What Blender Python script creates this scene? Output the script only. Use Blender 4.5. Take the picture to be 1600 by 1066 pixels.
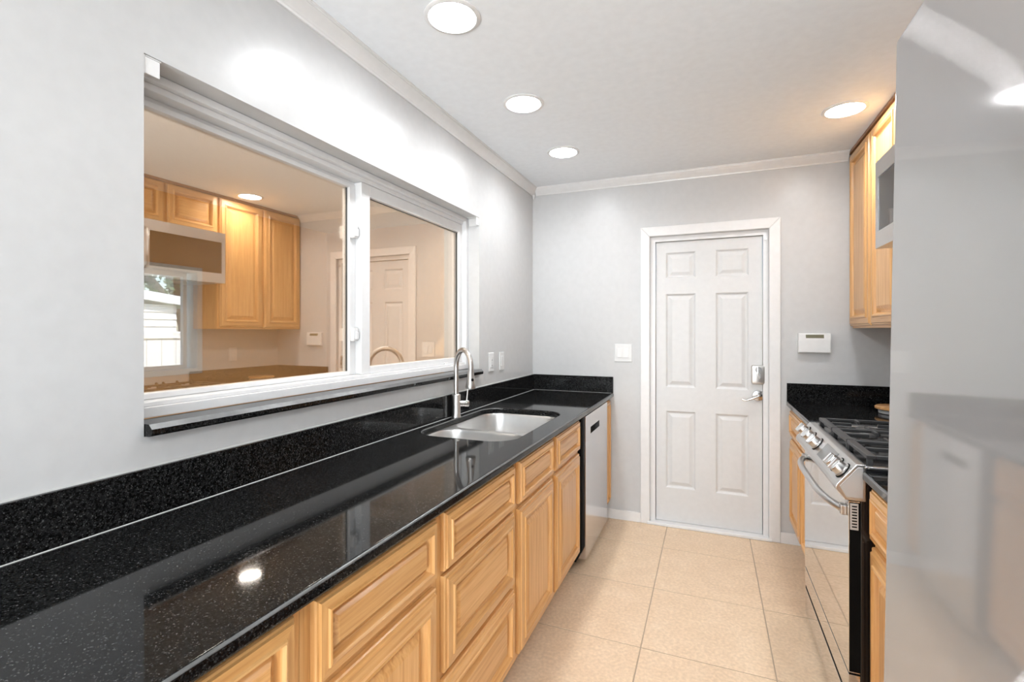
import bpy, bmesh, math, random
from mathutils import Vector, Matrix
random.seed(7)
for o in list(bpy.data.objects): bpy.data.objects.remove(o)
S = bpy.context.scene
C = S.collection
PI = math.pi
# ------------------------------------------------------------------ camera
F_PX, YAW, HORIZON, EYE = 754.54, .3888, 517.44, 1.3673
cd = bpy.data.cameras.new('camera'); cam = bpy.data.objects.new('camera', cd); C.objects.link(cam)
cam.location = (0, 0, EYE); cam.rotation_euler = (PI/2, 0, YAW)
cd.sensor_fit = 'HORIZONTAL'; cd.sensor_width = 36; cd.lens = F_PX/1600*36
cd.shift_y = (HORIZON-533)/1600; cd.clip_start = .02
S.camera = cam
# ------------------------------------------------------------------ world, sun, exposure
W = bpy.data.worlds.new('world'); S.world = W; W.use_nodes = True
wn = W.node_tree; wn.nodes.clear()
wo = wn.nodes.new('ShaderNodeOutputWorld'); wb = wn.nodes.new('ShaderNodeBackground'); sk = wn.nodes.new('ShaderNodeTexSky')
sk.sky_type = 'NISHITA'; sk.sun_disc = False; sk.sun_elevation = math.radians(48); sk.sun_rotation = math.radians(60)
wn.links.new(sk.outputs[0], wb.inputs[0]); wb.inputs[1].default_value = .35
wn.links.new(wb.outputs[0], wo.inputs[0])
sl = bpy.data.lights.new('sun', 'SUN'); sl.energy = 7; sl.angle = .01; sl.color = (1, .96, .9)
so = bpy.data.objects.new('sun', sl); C.objects.link(so)
so.rotation_euler = Vector((-.62, .25, -.74)).to_track_quat('-Z', 'Y').to_euler(); so.location = (6, -3, 9)
V = S.view_settings; V.view_transform = 'Standard'; V.look = 'None'; V.gamma = 1; V.use_curve_mapping = False
V.exposure = 0.64
LAMP = 44.0          # radiance of each downlight lens
BEAM = 2.3           # watts of the downlight's own beam
# added fill light behind the camera, aimed up to brighten the ceiling
al = bpy.data.lights.new('rear_fill', 'AREA'); al.shape = 'RECTANGLE'; al.size = 1.85; al.size_y = 1.9; al.energy = 130; al.color = (.93, .97, 1.0)
ao = bpy.data.objects.new('rear_fill', al); C.objects.link(ao); ao.location = (-.1, -2.96, 1.05)
ao.rotation_euler = Vector((0, .66, .75)).to_track_quat('-Z', 'Y').to_euler()
# ------------------------------------------------------------------ room numbers (metres)
XL, XR, YB, YR, ZC = -1.278, 1.10, 3.547, -3.0, 2.47
CT, CB = .915, .885   # countertop top / underside
# ------------------------------------------------------------------ materials
M = {}
def newmat(n):
    m = bpy.data.materials.new(n); m.use_nodes = True; t = m.node_tree
    b = t.nodes['Principled BSDF']; M[n] = m
    return m, t, b
def node(t, k, **kw):
    n = t.nodes.new(k)
    for a, v in kw.items():
        if a in n.inputs: n.inputs[a].default_value = v
        else: setattr(n, a, v)
    return n
def coords(t, scale=(1,1,1), kind='Object'):
    c = t.nodes.new('ShaderNodeTexCoord'); mp = t.nodes.new('ShaderNodeMapping')
    mp.inputs['Scale'].default_value = scale; t.links.new(c.outputs[kind], mp.inputs[0]); return mp
def ramp(t, stops):
    r = t.nodes.new('ShaderNodeValToRGB'); e = r.color_ramp.elements
    while len(e) < len(stops): e.new(.5)
    for q, (p, c) in zip(e, stops): q.position = p; q.color = (*c, 1)
    return r
def bump(t, b, src, strength, dist=.01):
    n = t.nodes.new('ShaderNodeBump'); n.inputs['Strength'].default_value = strength; n.inputs['Distance'].default_value = dist
    t.links.new(src, n.inputs['Height']); t.links.new(n.outputs[0], b.inputs['Normal'])
def plain(n, col, rough=.5, metal=0, spec=.5, **kw):
    m, t, b = newmat(n)
    # a faint procedural mottling keeps every surface node based
    mp = coords(t, (9,9,9)); ns = node(t, 'ShaderNodeTexNoise'); ns.inputs['Scale'].default_value = 3
    t.links.new(mp.outputs[0], ns.inputs[0])
    k = kw.get('vary', .02)
    r = ramp(t, [(.3, tuple(max(0, c*(1-k)) for c in col)), (.7, tuple(min(1, c*(1+k)) for c in col))])
    t.links.new(ns.outputs['Fac'], r.inputs[0]); t.links.new(r.outputs[0], b.inputs['Base Color'])
    b.inputs['Roughness'].default_value = rough; b.inputs['Metallic'].default_value = metal
    b.inputs['Specular IOR Level'].default_value = spec
    if 'bump' in kw:
        n2 = node(t, 'ShaderNodeTexNoise'); n2.inputs['Scale'].default_value = kw.get('bscale', 30); n2.inputs['Detail'].default_value = 4
        t.links.new(mp.outputs[0], n2.inputs[0]); bump(t, b, n2.outputs['Fac'], kw['bump'], .004)
    return m
plain('wall_paint', (.545,.545,.543), .30, spec=.36, bump=.06, bscale=1.2)
plain('ceiling_paint', (.85,.88,.91), .6, spec=.2)
plain('trim_paint', (.74,.735,.73), .3)
plain('door_paint', (.65,.65,.648), .4, spec=.35)
plain('vinyl', (.73,.73,.73), .3)
plain('plastic', (.72,.72,.715), .4)
plain('black_gap', (.004,.004,.004), .8, spec=.1)
plain('black_enamel', (.008,.008,.009), .12)
plain('cast_iron', (.035,.035,.036), .45)
plain('rubber', (.02,.02,.02), .6)
plain('nickel', (.56,.54,.52), .33, 1)
plain('chrome', (.66,.65,.64), .16, 1)
plain('display', (.16,.15,.10), .2)
plain('light_steel', (.55,.545,.54), .35, .3)
plain('grey_plastic', (.40,.40,.40), .4)
plain('tan_wall', (.80,.50,.22), .8)
plain('tan_ceiling', (.86,.86,.87), .8)
plain('tan_floor', (.72,.71,.70), .6)
plain('fence_vinyl', (.85,.85,.86), .4)
plain('siding', (.80,.80,.80), .6)
plain('roof_dark', (.12,.11,.10), .8)
plain('bark', (.10,.075,.055), .9)
plain('grass', (.10,.16,.05), .9, vary=.3)
plain('leaf', (.09,.14,.05), .6, vary=.4)
plain('grout', (.42,.33,.24), .8)
plain('mullion_dark', (.05,.05,.045), .5)
plain('range_glass', (.02,.02,.02), .05)
def metal(n, col, rough, aniso, dirn, wave=140, amp=.02, bumps=.0):
    m, t, b = newmat(n)
    sc = [wave]*3; sc['XYZ'.index(dirn)] = 1.2
    mp = coords(t, tuple(sc)); ns = node(t, 'ShaderNodeTexNoise'); ns.inputs['Scale'].default_value = 1; ns.inputs['Detail'].default_value = 3
    t.links.new(mp.outputs[0], ns.inputs[0])
    r = ramp(t, [(.25, tuple(c*(1-amp) for c in col)), (.75, tuple(min(1, c*(1+amp)) for c in col))])
    t.links.new(ns.outputs['Fac'], r.inputs[0]); t.links.new(r.outputs[0], b.inputs['Base Color'])
    b.inputs['Metallic'].default_value = 1; b.inputs['Roughness'].default_value = rough
    b.inputs['Anisotropic'].default_value = aniso
    if aniso:
        tg = t.nodes.new('ShaderNodeTangent'); tg.direction_type = 'RADIAL'; tg.axis = dirn
        t.links.new(tg.outputs[0], b.inputs['Tangent'])
    if bumps: bump(t, b, ns.outputs['Fac'], bumps, .001)
    return m
metal('steel', (.60,.595,.59), .30, 0, 'Y')
plain('steel_sink', (.68,.67,.655), .30, .85)
metal('steel_mirror', (.74,.72,.70), .035, 0, 'Y', amp=.01)
metal('steel_dark', (.30,.30,.30), .3, 0, 'Y')
metal('dw_steel', (.72,.71,.72), .16, 0, 'Z')
def fridge_mat():
    # painted-looking stainless: a clear, slightly hazy sheen over satin grey, brushed along the height
    m, t, b = newmat('fridge_steel'); t.nodes.remove(b); out = t.nodes['Material Output']
    mp = coords(t, (120,120,1.2)); ns = node(t, 'ShaderNodeTexNoise'); ns.inputs['Scale'].default_value = 1
    t.links.new(mp.outputs[0], ns.inputs[0])
    r = ramp(t, [(.3, (.56,.555,.555)), (.7, (.58,.575,.575))]); t.links.new(ns.outputs['Fac'], r.inputs[0])
    d = t.nodes.new('ShaderNodeBsdfDiffuse'); t.links.new(r.outputs[0], d.inputs[0])
    g1 = node(t, 'ShaderNodeBsdfAnisotropic'); g1.inputs['Color'].default_value = (.78,.77,.77,1); g1.inputs['Roughness'].default_value = .06
    # horizontal brushing scatters the sheen up and down only: a fan of narrow lobes tipped about the grain
    geo = t.nodes.new('ShaderNodeNewGeometry'); tg = t.nodes.new('ShaderNodeTangent'); tg.direction_type = 'RADIAL'; tg.axis = 'Z'
    fan = None
    for i, k in enumerate((-.25,-.125,0,.125,.25)):
        g = node(t, 'ShaderNodeBsdfAnisotropic'); g.inputs['Color'].default_value = (.80,.79,.78,1)
        g.inputs['Roughness'].default_value = .17; g.inputs['Anisotropy'].default_value = 1.0
        ad = node(t, 'ShaderNodeVectorMath', operation='ADD'); ad.inputs[1].default_value = (0,0,k)
        nm = node(t, 'ShaderNodeVectorMath', operation='NORMALIZE')
        t.links.new(geo.outputs['Normal'], ad.inputs[0]); t.links.new(ad.outputs[0], nm.inputs[0]); t.links.new(nm.outputs[0], g.inputs['Normal'])
        t.links.new(tg.outputs[0], g.inputs['Tangent'])
        if fan is None: fan = g
        else:
            mx = node(t, 'ShaderNodeMixShader'); mx.inputs[0].default_value = 1/(i+1)
            t.links.new(fan.outputs[0], mx.inputs[1]); t.links.new(g.outputs[0], mx.inputs[2]); fan = mx
    g2 = fan
    a = node(t, 'ShaderNodeMixShader'); a.inputs[0].default_value = .58
    t.links.new(g1.outputs[0], a.inputs[1]); t.links.new(g2.outputs[0], a.inputs[2])
    a2 = node(t, 'ShaderNodeMixShader'); a2.inputs[0].default_value = .72
    t.links.new(d.outputs[0], a2.inputs[1]); t.links.new(a.outputs[0], a2.inputs[2])
    t.links.new(a2.outputs[0], out.inputs[0])
fridge_mat()
def wood(n, axis, c1, c2, c3, rough=.32):
    m, t, b = newmat(n)
    sc = [62,62,62]; sc['XYZ'.index(axis)] = 2.2
    mp = coords(t, tuple(sc))
    oi = t.nodes.new('ShaderNodeObjectInfo'); ad = node(t, 'ShaderNodeVectorMath', operation='ADD'); ml = node(t, 'ShaderNodeVectorMath', operation='SCALE')
    cmb = t.nodes.new('ShaderNodeCombineXYZ')
    for i in range(3): t.links.new(oi.outputs['Random'], cmb.inputs[i])
    t.links.new(cmb.outputs[0], ml.inputs[0]); ml.inputs['Scale'].default_value = 37
    t.links.new(mp.outputs[0], ad.inputs[0]); t.links.new(ml.outputs[0], ad.inputs[1])
    ns = node(t, 'ShaderNodeTexNoise'); ns.inputs['Scale'].default_value = 1.6; ns.inputs['Detail'].default_value = 5; ns.inputs['Distortion'].default_value = .6
    t.links.new(ad.outputs[0], ns.inputs[0])
    r = ramp(t, [(.30, c1), (.52, c2), (.75, c3)]); t.links.new(ns.outputs['Fac'], r.inputs[0])
    hs = node(t, 'ShaderNodeHueSaturation'); t.links.new(r.outputs[0], hs.inputs['Color'])
    mr = node(t, 'ShaderNodeMapRange'); mr.inputs['To Min'].default_value = .93; mr.inputs['To Max'].default_value = 1.07
    t.links.new(oi.outputs['Random'], mr.inputs[0]); t.links.new(mr.outputs[0], hs.inputs['Value'])
    t.links.new(hs.outputs[0], b.inputs['Base Color']); b.inputs['Roughness'].default_value = rough
    b.inputs['Coat Weight'].default_value = .25; b.inputs['Coat Roughness'].default_value = .2
    bump(t, b, ns.outputs['Fac'], .08, .002)
cA, cB, cC = (.55,.27,.085), (.68,.375,.14), (.75,.45,.19)
wood('wood_v', 'Z', cA, cB, cC); wood('wood_h', 'Y', cA, cB, cC)
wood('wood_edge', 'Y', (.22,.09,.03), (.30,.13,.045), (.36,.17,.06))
wood('wood_trivet', 'X', (.50,.24,.08), (.58,.30,.11), (.66,.38,.16))
def granite():
    m, t, b = newmat('granite'); mp = coords(t, (1,1,1))
    v = node(t, 'ShaderNodeTexVoronoi'); v.inputs['Scale'].default_value = 520; t.links.new(mp.outputs[0], v.inputs[0])
    n = node(t, 'ShaderNodeTexNoise'); n.inputs['Scale'].default_value = 160; n.inputs['Detail'].default_value = 3; t.links.new(mp.outputs[0], n.inputs[0])
    sp = t.nodes.new('ShaderNodeSeparateColor'); t.links.new(v.outputs['Color'], sp.inputs[0])
    r = ramp(t, [(.0, (.006,.006,.006)), (.80, (.010,.010,.010)), (.95, (.03,.03,.03)), (1, (.07,.07,.07))]); t.links.new(sp.outputs[0], r.inputs[0])
    r2 = ramp(t, [(.4, (.35,.35,.35)), (.65, (1.6,1.6,1.6))]); t.links.new(n.outputs['Fac'], r2.inputs[0])
    mx = node(t, 'ShaderNodeMix', data_type='RGBA', blend_type='MULTIPLY'); mx.inputs[0].default_value = 1
    t.links.new(r.outputs[0], mx.inputs[6]); t.links.new(r2.outputs[0], mx.inputs[7]); t.links.new(mx.outputs[2], b.inputs['Base Color'])
    b.inputs['Roughness'].default_value = .055; b.inputs['Specular IOR Level'].default_value = .20
granite()
plain('arris_highlight', (.085,.085,.083), .30, spec=.6, vary=.25, bump=.05)
def tile():
    m, t, b = newmat('tile'); mp = coords(t, (1,1,1))
    oi = t.nodes.new('ShaderNodeObjectInfo'); ad = node(t, 'ShaderNodeVectorMath', operation='ADD'); t.links.new(mp.outputs[0], ad.inputs[0])
    cmb = t.nodes.new('ShaderNodeCombineXYZ')
    for i in range(2): t.links.new(oi.outputs['Random'], cmb.inputs[i])
    sc = node(t, 'ShaderNodeVectorMath', operation='SCALE'); sc.inputs['Scale'].default_value = 50
    t.links.new(cmb.outputs[0], sc.inputs[0]); t.links.new(sc.outputs[0], ad.inputs[1])
    n = node(t, 'ShaderNodeTexNoise'); n.inputs['Scale'].default_value = 9; n.inputs['Detail'].default_value = 6; n.inputs['Roughness'].default_value = .7; t.links.new(ad.outputs[0], n.inputs[0])
    n2 = node(t, 'ShaderNodeTexNoise'); n2.inputs['Scale'].default_value = 70; n2.inputs['Detail'].default_value = 3; t.links.new(ad.outputs[0], n2.inputs[0])
    r = ramp(t, [(.3, (.70,.525,.355)), (.55, (.75,.575,.40)), (.8, (.80,.64,.47))]); t.links.new(n.outputs['Fac'], r.inputs[0])
    r2 = ramp(t, [(.35, (.90,.89,.88)), (.55, (1,1,1)), (.72, (1.10,1.11,1.12))]); t.links.new(n2.outputs['Fac'], r2.inputs[0])
    mx = node(t, 'ShaderNodeMix', data_type='RGBA', blend_type='MULTIPLY'); mx.inputs[0].default_value = 1
    t.links.new(r.outputs[0], mx.inputs[6]); t.links.new(r2.outputs[0], mx.inputs[7]); t.links.new(mx.outputs[2], b.inputs['Base Color'])
    b.inputs['Roughness'].default_value = .42; bump(t, b, n2.outputs['Fac'], .05, .002)
tile()
def glass(n, fac, tint, trans):
    m, t, b = newmat(n); t.nodes.remove(b); out = t.nodes['Material Output']
    g = node(t, 'ShaderNodeBsdfAnisotropic'); g.inputs['Color'].default_value = (*tint, 1); g.inputs['Roughness'].default_value = 0.0
    tr = node(t, 'ShaderNodeBsdfTransparent'); tr.inputs[0].default_value = (*trans, 1)
    mx = node(t, 'ShaderNodeMixShader'); mx.inputs[0].default_value = fac
    t.links.new(tr.outputs[0], mx.inputs[1]); t.links.new(g.outputs[0], mx.inputs[2]); t.links.new(mx.outputs[0], out.inputs[0])
glass('reflective_glass', .46, (1.0,.885,.75), (.96,.98,1.0))
glass('clear_glass', .06, (1,1,1), (.97,.98,.98))
def lamp_mat():
    m, t, b = newmat('lamp_lens'); b.inputs['Emission Color'].default_value = (.95,.975,1,1); b.inputs['Emission Strength'].default_value = LAMP
    b.inputs['Base Color'].default_value = (.9,.9,.9,1)
lamp_mat()
def warm_fill_mat():
    m, t, b = newmat('warm_fill_lens'); b.inputs['Emission Color'].default_value = (1,.88,.72,1); b.inputs['Emission Strength'].default_value = 170
    b.inputs['Base Color'].default_value = (.9,.9,.9,1)
warm_fill_mat()
# ------------------------------------------------------------------ mesh helpers
class MB:
    def __init__(s): s.v=[]; s.f=[]; s.m=[]
    def add(s, vs, fs, mi=0):
        k=len(s.v); s.v+=[tuple(q) for q in vs]; s.f+=[tuple(i+k for i in f) for f in fs]; s.m+=[mi]*len(fs); return s
    def box(s, x0,x1,y0,y1,z0,z1, mi=0):
        x0,x1=min(x0,x1),max(x0,x1); y0,y1=min(y0,y1),max(y0,y1); z0,z1=min(z0,z1),max(z0,z1)
        return s.add([(x0,y0,z0),(x1,y0,z0),(x1,y1,z0),(x0,y1,z0),(x0,y0,z1),(x1,y0,z1),(x1,y1,z1),(x0,y1,z1)],
              [(3,2,1,0),(4,5,6,7),(0,1,5,4),(1,2,6,5),(2,3,7,6),(3,0,4,7)], mi)
    def loops(s, rings, cap0=True, cap1=True, mi=0, closed=True):
        n=len(rings[0]); k=len(s.v); fs=[]
        for r in rings: s.v+=[tuple(q) for q in r]
        for a in range(len(rings)-1):
            for i in range(n if closed else n-1):
                j=(i+1)%n; fs.append((k+a*n+i,k+a*n+j,k+(a+1)*n+j,k+(a+1)*n+i))
        if cap0: fs.append(tuple(k+i for i in reversed(range(n))))
        if cap1: fs.append(tuple(k+(len(rings)-1)*n+i for i in range(n)))
        s.f+=fs; s.m+=[mi]*len(fs); return s
    def cyl(s, p0, p1, r0, r1=None, n=24, mi=0, caps=True):
        r1 = r0 if r1 is None else r1; p0=Vector(p0); p1=Vector(p1); d=(p1-p0).normalized()
        a=d.orthogonal().normalized(); b=d.cross(a)
        R=[[p+ (a*math.cos(2*PI*i/n)+b*math.sin(2*PI*i/n))*r for i in range(n)] for p,r in ((p0,r0),(p1,r1))]
        return s.loops(R, caps, caps, mi)
    def lathe(s, c, axis, prof, n=32, mi=0, cap0=True, cap1=True):
        c=Vector(c); d=Vector(axis).normalized(); a=d.orthogonal().normalized(); b=d.cross(a)
        return s.loops([[c+d*h+(a*math.cos(2*PI*i/n)+b*math.sin(2*PI*i/n))*r for i in range(n)] for r,h in prof], cap0, cap1, mi)
    def tube(s, path, rad, n=16, mi=0, caps=True):
        P=[Vector(p) for p in path]; rr = rad if isinstance(rad,(list,tuple)) else [rad]*len(P)
        t=(P[1]-P[0]).normalized(); a=t.orthogonal().normalized(); R=[]
        for i,p in enumerate(P):
            t2=((P[min(i+1,len(P)-1)]-P[max(i-1,0)])).normalized()
            a=(a-t2*a.dot(t2)).normalized(); b=t2.cross(a)
            R.append([p+(a*math.cos(2*PI*k/n)+b*math.sin(2*PI*k/n))*rr[i] for k in range(n)])
        return s.loops(R, caps, caps, mi)
    def prism(s, poly, axis, a0, a1, mi=0):
        # poly: list of 2D points in the other two axes (ordered XYZ), extruded along axis
        def mk(p,a):
            q=list(p); q.insert('XYZ'.index(axis), a); return tuple(q)
        return s.loops([[mk(p,a0) for p in poly],[mk(p,a1) for p in poly]], True, True, mi)
    def build(s, name, mat, parent=None, bevel=0, segs=2, smooth=None, origin=None, flat=False):
        me=bpy.data.meshes.new(name); me.from_pydata(s.v,[],s.f)
        mats = mat if isinstance(mat,(list,tuple)) else [mat]
        for q in mats: me.materials.append(M[q])
        for p,i in zip(me.polygons, s.m): p.material_index=i
        bm=bmesh.new(); bm.from_mesh(me); bmesh.ops.recalc_face_normals(bm, faces=bm.faces)
        if bevel:
            es=[e for e in bm.edges if len(e.link_faces)==2 and e.calc_face_angle(0)>.6]
            bmesh.ops.bevel(bm, geom=es, offset=bevel, segments=segs, profile=.5, affect='EDGES', clamp_overlap=True)
        bm.to_mesh(me); bm.free()
        if smooth is not None:
            for p in me.polygons: p.use_smooth=True
            me.set_sharp_from_angle(angle=math.radians(smooth))
            if flat:      # keep the big planes truly flat, only the rounded edges are smooth
                for p in me.polygons:
                    if max(abs(c) for c in p.normal)>.9995: p.use_smooth=False
        o=bpy.data.objects.new(name, me); C.objects.link(o)
        if parent is not None:
            o.parent=parent
            if parent.parent is None: o.matrix_parent_inverse=Matrix.Translation(-parent.location)
        else:
            if origin is None:
                xs,ys,zs=zip(*[v.co for v in me.vertices]); origin=((min(xs)+max(xs))/2,(min(ys)+max(ys))/2,min(zs))
            me.transform(Matrix.Translation(-Vector(origin))); o.location=origin
        return o
def thing(name, loc, label=None, cat=None, group=None, kind=None):
    o=bpy.data.objects.new(name, None); C.objects.link(o); o.location=loc; o.empty_display_size=.05
    return tag(o,label,cat,group,kind)
def tag(o, label=None, cat=None, group=None, kind=None):
    if label: o['label']=label
    if cat: o['category']=cat
    if group: o['group']=group
    if kind: o['kind']=kind
    return o
def bx(name, mat, parent, x0,x1,y0,y1,z0,z1, bevel=0, **k):
    return MB().box(x0,x1,y0,y1,z0,z1).build(name, mat, parent, bevel, **k)
def rrect(x0,x1,y0,y1,r,n=6):
    P=[]
    for cx,cy,a in ((x1-r,y1-r,0),(x0+r,y1-r,90),(x0+r,y0+r,180),(x1-r,y0+r,270)):
        for i in range(n+1):
            t=math.radians(a+90*i/n); P.append((cx+r*math.cos(t), cy+r*math.sin(t)))
    return P
def flat_with_holes(name, outline, holes, z0, z1, mat, parent=None, bevel=.003):
    cu=bpy.data.curves.new(name,'CURVE'); cu.dimensions='2D'; cu.fill_mode='BOTH'
    cu.extrude=(z1-z0)/2-bevel; cu.bevel_depth=bevel; cu.bevel_resolution=3; cu.offset=-bevel
    for poly in [outline]+holes:
        sp=cu.splines.new('POLY'); sp.points.add(len(poly)-1)
        for q,p in zip(sp.points, poly): q.co=(p[0],p[1],0,1)
        sp.use_cyclic_u=True
    o=bpy.data.objects.new(name, cu); C.objects.link(o)
    dg=bpy.context.evaluated_depsgraph_get(); me=bpy.data.meshes.new_from_object(o.evaluated_get(dg))
    bpy.data.objects.remove(o); me.transform(Matrix.Translation((0,0,(z0+z1)/2)))
    mb=MB(); mb.add([tuple(v.co) for v in me.vertices],[tuple(p.vertices) for p in me.polygons]); bpy.data.meshes.remove(me)
    return mb.build(name, mat, parent, smooth=50, flat=True)
def pale_arris(o, nx):
    # the eased arris is honed; its bright highlight is put into the paler grey
    o.data.materials.append(M['arris_highlight']); k=len(o.data.materials)-1
    for p in o.data.polygons:
        if p.normal.x*nx>.2 and p.normal.z>.2: p.material_index=k
    return o
def struct(o): o['kind']='structure'; return o
# ------------------------------------------------------------------ shell of the kitchen
WY0,WY1,WZ0,WZ1 = .75,2.602,1.108,2.047       # pass-through opening
DX0,DX1,DZ = -.393,.355,2.035                 # door opening
TW=.24
mb=MB(); x0,x1=XL-TW,XL
mb.box(x0,x1,YR-.2,WY0,-.1,ZC+.15); mb.box(x0,x1,WY1,YB+.2,-.1,ZC+.15); mb.box(x0,x1,WY0,WY1,-.1,WZ0); mb.box(x0,x1,WY0,WY1,WZ1,ZC+.15)
struct(mb.build('wall_left','wall_paint'))
mb=MB(); mb.box(XL,DX0,YB,YB+.2,-.1,ZC+.15); mb.box(DX1,XR,YB,YB+.2,-.1,ZC+.15); mb.box(DX0,DX1,YB,YB+.2,DZ,ZC+.15)
struct(mb.build('wall_far','wall_paint'))
struct(bx('wall_right','wall_paint',None,XR,XR+.2,YR-.2,YB+.2,-.1,ZC+.15))
mb=MB(); mb.box(XL,-1.06,YR-.2,YR,-.1,ZC+.15); mb.box(.86,XR,YR-.2,YR,-.1,ZC+.15); mb.box(-1.06,.86,YR-.2,YR,2.05,ZC+.15); mb.box(-1.06,.86,YR-.2,YR,-.1,.0)
struct(mb.build('wall_rear','wall_paint'))
gd=thing('added_rear_door',(-.1,YR-.1,0),kind='structure')  # unseen glass door added to go with the rear fill light
for a,b in ((-1.06,-.10),(-.10,.86)):
    for q in ((a,a+.06,.001,2.05),(b-.06,b,.001,2.05),(a+.06,b-.06,.001,.08),(a+.06,b-.06,1.98,2.05)): bx('door_frame','vinyl',gd,q[0],q[1],YR-.16,YR-.11,q[2],q[3],.003)
    bx('pane','clear_glass',gd,a+.06,b-.06,YR-.138,YR-.132,.08,1.98)
struct(bx('ground_patio','siding',None,-8,8,-14,YR-.2,-.25,-.1))
struct(bx('ceiling','ceiling_paint',None,XL,XR,YR,YB,ZC,ZC+.15))
floor=struct(bx('floor','grout',None,XL,XR,YR,YB,-.1,-.0016))
TX,TY,TP=-.2768,2.1416,.5202
tmesh={}
def tile_obj(xa,xb,ya,yb):
    key=(round(xb-xa,3),round(yb-ya,3)); g=.0026
    w,h=xb-xa,yb-ya
    if key not in tmesh:
        o=MB().box(-w/2+g,w/2-g,-h/2+g,h/2-g,-.006,0).build('tile','tile',None,.0012,1,origin=(0,0,0)); tmesh[key]=o.data
    else:
        o=bpy.data.objects.new('tile',tmesh[key]); C.objects.link(o)
    o.parent=floor; o.matrix_parent_inverse=Matrix.Translation(-floor.location); o.location=((xa+xb)/2,(ya+yb)/2,random.uniform(-.0004,.0004))
xs=[XL]+[TX+i*TP for i in range(-1,3)]+[XR]; ys=[YR]+[TY+j*TP for j in range(-9,3)]+[YB]
xs=[x for x in xs if XL<=x<=XR]; ys=[y for y in ys if YR<=y<=YB]
for a in range(len(xs)-1):
    for b in range(len(ys)-1): tile_obj(xs[a],xs[a+1],ys[b],ys[b+1])
# crown moulding
cp=[(0,.054),(.007,.054),(.009,.047),(.013,.044),(.016,.040),(.030,.026),(.040,.014),(.043,.010),(.046,.010),(.047,.005),(.053,.004),(.053,0),(0,0)]
struct(MB().prism([(XL+a,ZC-b) for a,b in cp],'Y',YR,YB).build('trim_1','trim_paint'))
struct(MB().prism([(YB-a,ZC-b) for a,b in cp],'X',XL+.03,.79).build('trim_2','trim_paint'))
struct(MB().add([],[]).lathe((XL+.012,YB-.012,ZC-.052),(0,0,-1),[(.012,-.004),(.012,.008),(.008,.013),(.010,.018),(.007,.024),(.003,.030)],12).build('trim_3','trim_paint',smooth=40))
# baseboards by the door
struct(bx('baseboard_left','trim_paint',None,-.72,-.458,YB-.012,YB,0,.07,.002))
struct(bx('baseboard_right','trim_paint',None,.4225,.56,YB-.012,YB,0,.07,.002))
# ------------------------------------------------------------------ door
door=thing('door_1',(-.02,YB,0),kind='structure')
cz=2.1035
for nm,poly in (('casing',[(-.458,0),(-.458,cz),(DX0-.002,DZ+.001),(DX0-.002,0)]),('casing',[(.4225,0),(.4225,cz),(DX1+.002,DZ+.001),(DX1+.002,0)]),('casing',[(-.458,cz),(.4225,cz),(DX1+.002,DZ+.001),(DX0-.002,DZ+.001)])):
    MB().loops([[(x,YB,z) for x,z in poly],[(x,YB-.014,z) for x,z in poly]]).build(nm,'trim_paint',door,.004,2)
for a,b,c,d in ((DX0,DX0+.034,0,DZ),(DX1-.030,DX1,0,DZ),(DX0+.034,DX1-.030,DZ-.034,DZ)):
    bx('jamb','trim_paint',door,a,b,YB+.022,YB+.12,c,d)
SY=YB+.042
def rect_ring(x0,x1,z0,z1,y): return [(x0,y,z0),(x1,y,z0),(x1,y,z1),(x0,y,z1)]
slab=MB(); sx0,sx1,sz0,sz1=DX0+.0375,DX1-.0335,.022,DZ-.0375
xs_=[sx0,-.289,-.091,.037,.241,sx1]; zs_=[sz0,.258,.803,.97,1.63,1.74,1.923,sz1]
panels=[]
for i in range(5):
    for j in range(7):
        q=(xs_[i],xs_[i+1],zs_[j],zs_[j+1])
        if i in (1,3) and j in (1,3,5): panels.append(q)
        else: slab.add(rect_ring(*q,SY),[(0,1,2,3)])
slab.add([(sx0,SY,sz0),(sx1,SY,sz0),(sx1,SY,sz1),(sx0,SY,sz1),(sx0,SY+.045,sz0),(sx1,SY+.045,sz0),(sx1,SY+.045,sz1),(sx0,SY+.045,sz1)],
         [(0,4,5,1),(1,5,6,2),(2,6,7,3),(3,7,4,0),(4,7,6,5)])
slab=slab.build('door_slab','door_paint',door)
for x0_,x1_,z0_,z1_ in panels:
    def rg(i,y): return rect_ring(x0_+i,x1_-i,z0_+i,z1_-i,y)
    MB().loops([rg(0,SY),rg(.004,SY+.002),rg(.010,SY+.009),rg(.016,SY+.011),rg(.022,SY+.010),rg(.040,SY+.003),rg(.044,SY+.002)],False,True).build('door_panel','door_paint',slab)
bx('threshold','vinyl',door,DX0-.02,DX1+.02,YB-.02,YB+.10,0,.020,.004)
# deadbolt and lever
db=MB(); pl=[(.2955+.0405*(1 if i<0 else 1)*0,0)]
def plate(cx,cz_,w,h,r,bow=.006):
    P=[]
    for p in rrect(-w/2,w/2,-h/2,h/2,r,5):
        P.append((cx+p[0], cz_+p[1]+ (bow*(1-(2*p[0]/w)**2))*(1 if p[1]>0 else -1)))
    return P
pp=plate(.2955,1.0775,.080,.122,.010)
ri=lambda s,y:[(.2955+(x-.2955)*s,y,1.0775+(z-1.0775)*s) for x,z in pp]
dbo=MB().loops([ri(1,SY),ri(1,SY-.016),ri(.95,SY-.021),ri(.85,SY-.023)]).build('deadbolt','nickel',door,smooth=35)
MB().cyl((.297,SY-.022,1.112),(.297,SY-.030,1.112),.020).build('thumbturn_rose','chrome',dbo,smooth=40)
MB().loops([[(.297+dx*s,SY-yy,1.112+dz) for dx,dz in ((-.006,.018),(.006,.018),(.017,-.055),(.009,-.062),(-.003,-.030))] for s,yy in ((1,.03),(1,.040),(.7,.046))]).build('thumbturn','chrome',dbo,.001)
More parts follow.
